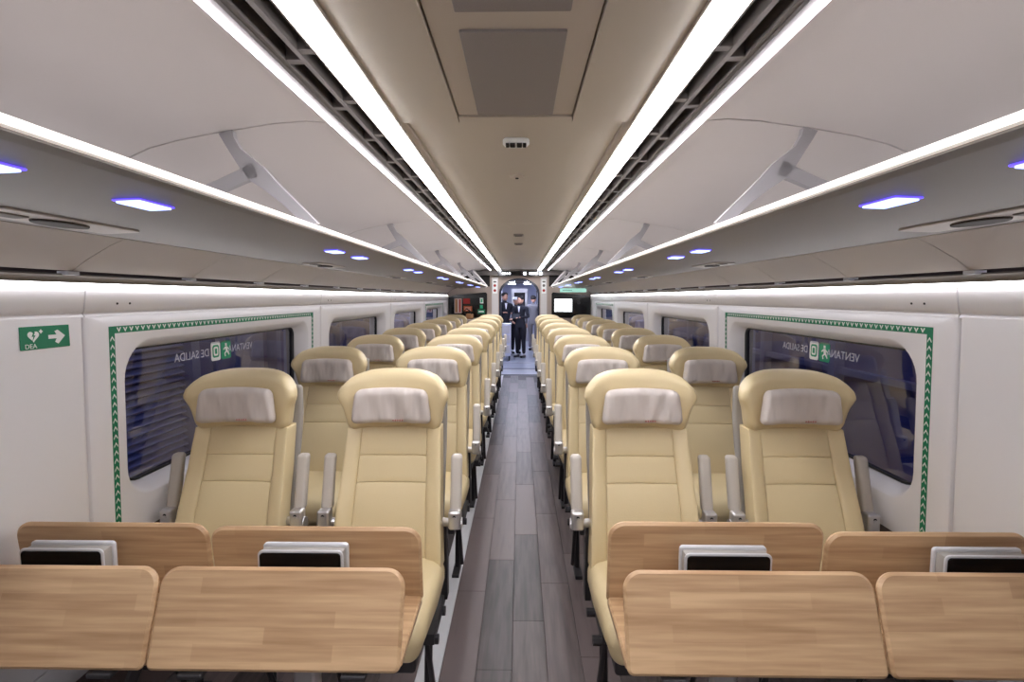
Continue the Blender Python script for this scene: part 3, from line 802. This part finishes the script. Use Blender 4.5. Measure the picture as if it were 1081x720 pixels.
# header with lit display
hd = empty('display_header', (0, YE-.08, D(.478))); tag(hd, 'dark header over the doorway with a row of lit white symbols', 'display')
MB().box(-.95, .95, -.05, .04, -.035, .055).obj('header_box', 'rail', hd)
MB().box(-.43, .47, -.056, -.045, -.045, .045).obj('display_panel', 'black', hd)
for x0, x1, h in ((-.34, -.27, .018), (-.25, -.23, .018), (-.20, -.18, .022), (.08, .14, .026), (.20, .30, .02), (.31, .36, .02), (.40, .46, .026)):
    MB().rbox(x1-x0, .006, 2*h, .003, 1, (1, 1, 1), ((x0+x1)/2, -.058, .0)).obj('lit_symbol', 'icon', hd)
# black panels left and right
for sg, sd, lab in ((-1, 'left', 'black glossy panel with green notices and painted red and orange reflections left of the doorway'), (1, 'right', 'black wall panel holding a lit white screen right of the doorway')):
    e = empty('wall_display' if sg > 0 else 'notice_board', (0, YE-.03, 0)); tag(e, lab, 'screen' if sg > 0 else 'notice board')
    P = [(sg*.655, 1.21), (sg*.655, 1.695), (sg*.68, 1.722), (sg*1.28, 1.67), (sg*1.44, 1.62), (sg*1.44, 1.21)]
    mb = MB(); mb.plate(P, .03, .003); mb.obj('panel', 'black', e)
    def fb(x0, x1, z0, z1, name, m, d=-.019, r=.003, par=None):
        mb = MB(); mb.plate(rrect(x0, x1, z0, z1, r, 2), .004, .0006, tf=lambda v: v+Vector((0, d, 0))); return mb.obj(name, m, par or e)
    if sg > 0:
        fb(.70, 1.09, 1.32, 1.60, 'frame', 'dsteel'); fb(.715, 1.065, 1.335, 1.585, 'lit_screen', 'screen', -.022)
        fb(.74, .90, 1.34, 1.358, 'screen_caption', 'dsteel', -.025)
        MB().tube([(1.20, -.03, 1.52), (1.20, -.012, 1.52)], .035, 12).obj('camera_dome', 'dsteel', e)
    else:
        fb(-.80, -.73, 1.50, 1.61, 'notice_or_reflection', 'wprint'); fb(-.80, -.74, 1.40, 1.47, 'notice_or_reflection', 'greenl'); fb(-.845, -.70, 1.29, 1.375, 'notice_or_reflection', 'green')
        fb(-.785, -.745, 1.52, 1.59, 'pictogram', 'greenl', -.022); fb(-.825, -.72, 1.32, 1.345, 'print_line', 'wprint', -.022)
        fb(-1.14, -1.0, 1.49, 1.60, 'notice_or_reflection', 'red'); fb(-1.13, -.96, 1.34, 1.44, 'notice_or_reflection', 'orange')  # red and orange reflections in the glossy black, put in as coloured plates
        for k in range(3): fb(-1.11, -.985, 1.36+.025*k, 1.365+.025*k, 'print_line', 'wprint', -.022); 
        fb(-1.32, -1.17, 1.30, 1.60, 'notice_or_reflection', 'pink'); fb(-1.30, -1.26, 1.32, 1.58, 'print_line', 'tan', -.022); fb(-1.22, -1.19, 1.32, 1.58, 'print_line', 'red', -.022)  # pale striped reflection, likewise painted on as plates
# small sign plates on the posts
for sg, sd in ((-1, 'left'), (1, 'right')):
    e = empty('door_sign', (sg*.495, YE-.04, 1.86)); tag(e, 'narrow white sign with red symbols on the post %s of the doorway' % sd, 'sign')
    MB().box(-.045, .045, -.006, 0, -.16, .12).obj('sign_plate', 'wprint', e)
    for k, z in enumerate((-.10, .0)):
        mb = MB(); mb.plate([(.028*math.cos(t*math.pi/6), z+.028*math.sin(t*math.pi/6)) for t in range(12)], .004, .0005, tf=lambda v: v+Vector((0, -.008, 0))); mb.obj('symbol', 'red' if (sg < 0 or k == 0) else 'rail', e)
    MB().box(-.03, .03, -.009, -.006, .06, .09).obj('symbol', 'rail', e)
# green glowing exit sign under the right rack at the far end
e = empty('exit_sign', (1.02, 9.75, D(.135))); tag(e, 'pale green lit sign hanging under the far end of the right rack', 'sign')
M['exitg'] = emis('exit_sign_green', (170, 225, 210), .3)
MB().rbox(.50, .02, .075, .008, 2, (1, 1, 1)).obj('sign_face', 'exitg', e, True); MB().box(-.2, -.02, -.013, -.01, -.004, .004).obj('symbol', 'green', e)
MB().box(-.01, .01, -.005, .005, .036, .052).obj('hanger', 'silver', e)

# ------------------------------------------------------------------ passage beyond the doorway
vf = tag(box_obj('floor_vestibule', 'vestf', (-1.2, 1.2, 10.6, 20, -.06, 0)), 'grey floor of the passage beyond the doorway', 'floor', kind='structure'); vf.name = 'floor_passage'
for k, y in enumerate((10.62, 11.3, 11.55, 12.6)): MB().box(-.42, .42, y, y+.05, 0, .006).obj('threshold_strip', 'steel' if k % 2 else 'dsteel', vf)
pw = empty('wall_passage', (0, 12, 0)); tag(pw, 'white panelled walls of the passage beyond the doorway', 'wall', kind='structure')
for sg in (-1, 1):
    for k in range(6):
        y = -1.48+k*1.3
        m = ('vestw', 'pink')[(k+(sg > 0)) % 2]
        MB().box(*sorted((sg*(.60+.04*(k % 2)), sg*.72)), y, y+1.27, .05, 1.15).obj('panel', 'pink' if sg > 0 else 'vestw', pw)
        MB().box(*sorted((sg*(.58+.05*(k % 2)), sg*.72)), y, y+1.27, 1.16, 2.08).obj('panel', 'vestw', pw)
        MB().box(*sorted((sg*.57, sg*.585)), y+.3, y+.8, 1.25, 1.85).obj('panel', 'dsteel' if k % 2 else 'steel', pw)
    MB().tube([(sg*.52, -.6, .2), (sg*.52, -.6, 1.9)], .018, 8).obj('grab_pole', 'steel', pw)
MB().box(-.75, .75, 7.0, 7.1, 0, 2.1).obj('end_panel', 'vestw', pw)
MB().box(-.3, .3, 6.96, 7.0, 0, 1.95).obj('end_door', 'steel', pw); MB().box(-.2, .2, 6.94, 6.97, 1.0, 1.8).obj('end_glass', 'dsteel', pw)
pc = tag(box_obj('ceiling_passage', 'vestw', (-.8, .8, 10.53, 19.2, 2.10, 2.16)), 'white ceiling of the passage beyond the doorway', 'ceiling', kind='structure')
for k in range(4):
    y = 11.2+1.9*k
    e = empty('passage_light', (0, y, 2.09)); tag(e, '%s cool white ceiling lamp in the passage beyond the doorway' % ['nearest', 'second', 'third', 'farthest'][k], 'light')
    MB().box(-.42, .42, -.12, .12, -.02, .008).obj('housing', 'rail', e)
    for x in (-.26, .26): MB().box(x-.12, x+.12, -.09, .09, -.03, -.019).obj('diffuser', 'vled', e)
    if k < 3: MB().box(-.45, .45, .5, .56, -.06, .008).obj('cross_beam', 'dsteel', e)
# rear of the car behind the viewer
tag(box_obj('wall_front', 'endwall', (-1.6, 1.6, Y0-.06, Y0, 0, D(.64))), 'beige wall closing the car behind the viewer', 'wall', kind='structure')

# ------------------------------------------------------------------ people in the doorway
def skin_obj(name, joints, edges, m, parent, sub=2):
    me = bpy.data.meshes.new(name); me.from_pydata([j[:3] for j in joints], edges and edges, [])
    o = bpy.data.objects.new(name, me); COL.objects.link(o); o.parent = parent
    md = o.modifiers.new('skin', 'SKIN'); md.use_smooth_shade = True
    if not me.skin_vertices: me.attributes.new('x', 'FLOAT', 'POINT')
    bm = bmesh.new(); bm.from_mesh(me); ly = bm.verts.layers.skin.verify()
    for v, j in zip(bm.verts, joints):
        r = j[3] if hasattr(j[3], '__len__') else (j[3], j[3]); v[ly].radius = r
    bm.verts.ensure_lookup_table(); bm.verts[0][ly].use_root = True
    bm.to_mesh(me); bm.free()
    s2 = o.modifiers.new('sub', 'SUBSURF'); s2.levels = sub; s2.render_levels = sub
    me.materials.append(M[m]); return o
def person(loc, rz, H, label, hands, hat=None, coat='suit', lean=0.):
    p = empty('person', loc); p.rotation_euler = (0, 0, rz); tag(p, label, 'person', 'people standing in the passage')
    k = H/1.7
    J = [(0, 0, .93, (.13, .10)), (0, 0, 1.08, (.125, .09)), (0, 0, 1.25, (.15, .10)), (0, 0, 1.38, (.15, .085)), (0, 0, 1.46, (.055, .055)), (0, -.01, 1.53, (.045, .045))]
    E = [(0, 1), (1, 2), (2, 3), (3, 4), (4, 5)]
    def ad(par, *pts):
        for q in pts: J.append(q); E.append((par, len(J)-1)); par = len(J)-1
        return par
    H_ends = []
    for s, h in ((-1, hands[0]), (1, hands[1])):
        sh = Vector((s*.185, .0, 1.385)); hd_ = Vector(h); mid = (sh+hd_)/2; L = .56; d = (hd_-sh).length
        bend = math.sqrt(max(0, (L/2)**2-(d/2)**2)); el = mid+Vector((s*.35, .55, -.5)).normalized()*bend
        ad(3, (sh.x, sh.y, sh.z, .062), ((sh.x+el.x)/2, (sh.y+el.y)/2, (sh.z+el.z)/2, .052), (el.x, el.y, el.z, .046), ((el.x+hd_.x)/2, (el.y+hd_.y)/2, (el.z+hd_.z)/2, .040), (hd_.x, hd_.y, hd_.z, .033))
        H_ends.append((s, el, hd_))
    for s in (-1, 1):
        ad(0, (s*.09, 0, .86, .095), (s*.095, -.01, .68, .085), (s*.10, -.015, .50, .066), (s*.10, .0, .30, .058), (s*.10, .01, .10, .05))
    J2 = [(x*k, y*k, z*k, tuple(c*k for c in r) if hasattr(r, '__len__') else r*k) for x, y, z, r in J]
    skin_obj('body', J2, E, coat, p)
    for s in (-1, 1):
        mb = MB(); mb.rbox(.085*k, .25*k, .08*k, .035*k, 3, (1, 2, 1), (s*.10*k, -.05*k, .041*k), lambda q: (q.x, q.y, q.z*(1 if q.y > 0 else .75))); mb.obj('shoe', 'shoe', p, True, angle=80)
    # head with face
    def hd_w(q):
        x, y, z = q; 
        if z < 0: x *= 1+z*2.2; y = y*(1+z*.8)-(.01 if y < 0 else 0)
        return (x, y, z)
    c = Vector((0, -.015, 1.60))*k
    mb = MB(); mb.rbox(.145*k, .185*k, .215*k, .072*k, 5, (1, 2, 2), c, lambda q: hd_w(q))
    mb.rbox(.022*k, .03*k, .045*k, .009*k, 2, (1, 1, 1), c+Vector((0, -.098, -.012))*k)
    for s in (-1, 1): mb.rbox(.018*k, .035*k, .06*k, .008*k, 2, (1, 1, 1), c+Vector((s*.075, .01, -.01))*k)
    h = mb.obj('head', 'skin', p, True, angle=80)
    for s in (-1, 1): MB().rbox(.026*k, .012, .011*k, .005, 2, (1, 1, 1), c+Vector((s*.031, -.094, .008))*k).obj('eye', 'hair', h)
    MB().rbox(.05*k, .012, .011*k, .005, 2, (1, 1, 1), c+Vector((0, -.090, -.058))*k).obj('mouth', 'mark', h)
    mb = MB(); mb.rbox(.165*k, .20*k, .14*k, .066*k, 4, (1, 2, 1), c+Vector((0, .016, .052))*k); mb.obj('hair', 'hair' if hat != 'cap' else 'hair', h, True, angle=80)
    if hat == 'cap':
        mb = MB(); mb.rbox(.175*k, .21*k, .09*k, .044*k, 4, (1, 1, 1), c+Vector((0, .008, .088))*k); mb.rbox(.14*k, .09*k, .012*k, .005, 2, (1, 1, 1), c+Vector((0, -.125, .062))*k); mb.obj('cap', 'cap', p, True, angle=80)
    mb = MB(); mb.plate([(-.035*k, 0), (.035*k, 0), (0.008*k, -.16*k), (-.008*k, -.16*k)], .006, .001, tf=lambda v: v+Vector((0, -.098*k, 1.43*k))); mb.obj('shirt', 'shirt', p)
    for s, el, hn in H_ends:
        d = (hn-el).normalized(); side = d.cross(Vector((0, 0, 1))).normalized()*1; up = side.cross(d).normalized()
        b = hn*k
        JJ = [tuple(b-d*.01)+(.022,), tuple(b+d*.035)+((.026, .016),), tuple(b+d*.07)+((.028, .013),)]; EE = [(0, 1), (1, 2)]
        for q, (o, l) in enumerate(((-.026, .060), (-.009, .070), (.009, .066), (.026, .052))):
            r0 = b+d*.075+side*o; r1 = r0+d*l*.5-up*.006; r2 = r1+d*l*.4-up*.02
            JJ += [tuple(r0)+(.0085,), tuple(r1)+(.0078,), tuple(r2)+(.0065,)]; i = len(JJ); EE += [(2, i-3), (i-3, i-2), (i-2, i-1)]
        t0 = b+d*.03+side*(-s*.026); t1 = t0+d*.028-side*s*.022-up*.01; t2 = t1+d*.024-up*.01
        JJ += [tuple(t0)+(.010,), tuple(t1)+(.009,), tuple(t2)+(.0075,)]; i = len(JJ); EE += [(1, i-3), (i-3, i-2), (i-2, i-1)]
        skin_obj('hand', JJ, EE, 'skin', p, 1)
    return p
person((.03, 13.75, 0), R(-28), 1.64, 'person in dark suit standing in front in the doorway holding a dark tablet', [(-.12, -.30, 1.10), (.14, -.30, 1.14)])
person((-.10, 14.75, 0), R(8), 1.60, 'person with white cap standing behind the one holding a tablet', [(-.14, -.22, 1.0), (.2, -.05, .84)], hat='cap')
person((-.41, 14.25, 0), R(22), 1.74, 'person in dark suit at the left side of the passage behind a cart', [(-.12, -.22, 1.18), (.12, -.24, 1.16)])
person((.42, 15.6, 0), R(170), 1.66, 'person in grey clothes turned away at the right side of the passage', [(-.22, -.02, .84), (.22, -.02, .84)], coat='greycoat')
tb = empty('tablet', (-.09, 13.40, 1.135)); tb.rotation_euler = (R(-35), 0, R(-28)); tag(tb, 'dark flat tablet held by the person standing in front', 'tablet')
mb = MB(); mb.plate(rrect(-.11, .11, -.075, .075, .01, 3), .01, .003); mb.obj('case', 'black', tb); mb = MB(); mb.plate(rrect(-.10, .10, -.066, .066, .004, 2), .002, .0005, tf=lambda v: v+Vector((0, .006, 0))); mb.obj('screen', 'dsteel', tb)
ct = empty('service_cart', (-.37, 13.25, 0)); tag(ct, 'white wheeled service cart at the left side of the passage', 'cart')
MB().rbox(.30, .42, .80, .02, 2, (1, 1, 1), (0, 0, .52)).obj('cabinet', 'vestw', ct, True)
for z in (.30, .56, .80): MB().rbox(.26, .01, .20, .004, 1, (1, 1, 1), (0, -.213, z)).obj('drawer', 'silver', ct)
MB().rbox(.33, .45, .03, .01, 2, (1, 1, 1), (0, 0, .935)).obj('worktop', 'silver', ct, True)
for x in (-.11, .11):
    for y in (-.17, .17): MB().tube([(x-.012, y, .045), (x+.012, y, .045)], .045, 12).obj('wheel', 'blackm', ct); MB().box(x-.02, x+.02, y-.02, y+.02, .07, .13).obj('caster', 'dsteel', ct)
bg_ = empty('shoulder_bag', (-.97, 9.62, 1.20)); tag(bg_, 'tan bag with dark strap on top of the last left seats', 'bag')
# rests on top of the last row headrests
MB().rbox(.16, .10, .11, .04, 3, (2, 1, 1), (0, 0, .06)).obj('bag_body', 'tan', bg_, True, angle=80)
MB().tube([(-.07, -.03, .08), (-.10, -.03, .16), (-.06, -.03, .21), (.0, -.03, .17), (.05, -.03, .09)], .012, 8).obj('strap', 'hair', bg_, True)
tl = empty('ledge_cabinet', (-.97, 10.05, 0)); tag(tl, 'low beige cabinet behind the last left seats against the end wall', 'cabinet')
MB().rbox(.9, .5, 1.19, .02, 2, (1, 1, 1), (0, .10, .598)).obj('cabinet_body', 'endwall', tl, True)
bg_.location = (-.97, 10.0, 1.1935)

# ------------------------------------------------------------------ outside: louvred building left, dark platform right
lb = empty('louvred_wall', (-4.2, 4, 0)); tag(lb, 'dark blue building wall with horizontal louvres outside the left windows', 'building')
MB().box(-.3, 0, -6, 12, -1.2, 5).obj('wall_body', 'outd', lb)
s0 = None
for k in range(38):
    if s0 is None: s0 = MB().poly_y([(0, 0), (.075, -.036), (.075, -.048), (0, -.022)], -4.4, 2.2).obj('louvre', 'louv', lb)
    else: s0 = dup(s0, lb)
    s0.location = (0, 0, -.4+.082*k)
for y in (-4.5, -2.6, 2.3, 4.5, 7.5): MB().box(0, .16, y-.08, y+.08, -1.2, 5).obj('column', 'outm', lb)
MB().box(0, .05, 2.9, 4.2, -1.0, 1.9).obj('doorway_panel', 'outm', lb)
rb = empty('platform_wall', (4.4, 4, 0)); tag(rb, 'dark navy wall with columns outside the right windows', 'building')
MB().box(0, .3, -6, 12, -1.2, 5).obj('wall_body', 'outd', rb)
for y in (-5, -3, -1, 1, 3, 5, 7, 9): MB().box(-.14, 0, y-.07, y+.07, -1.2, 5).obj('column', 'outm', rb)
MB().box(-.1, 0, -6, 12, .6, .68).obj('handrail', 'outm', rb)
gr = tag(box_obj('ground', 'outd', (-60, 60, -40, 60, -1.3, -1.2)), 'dark ground outside the train', 'ground', kind='structure')
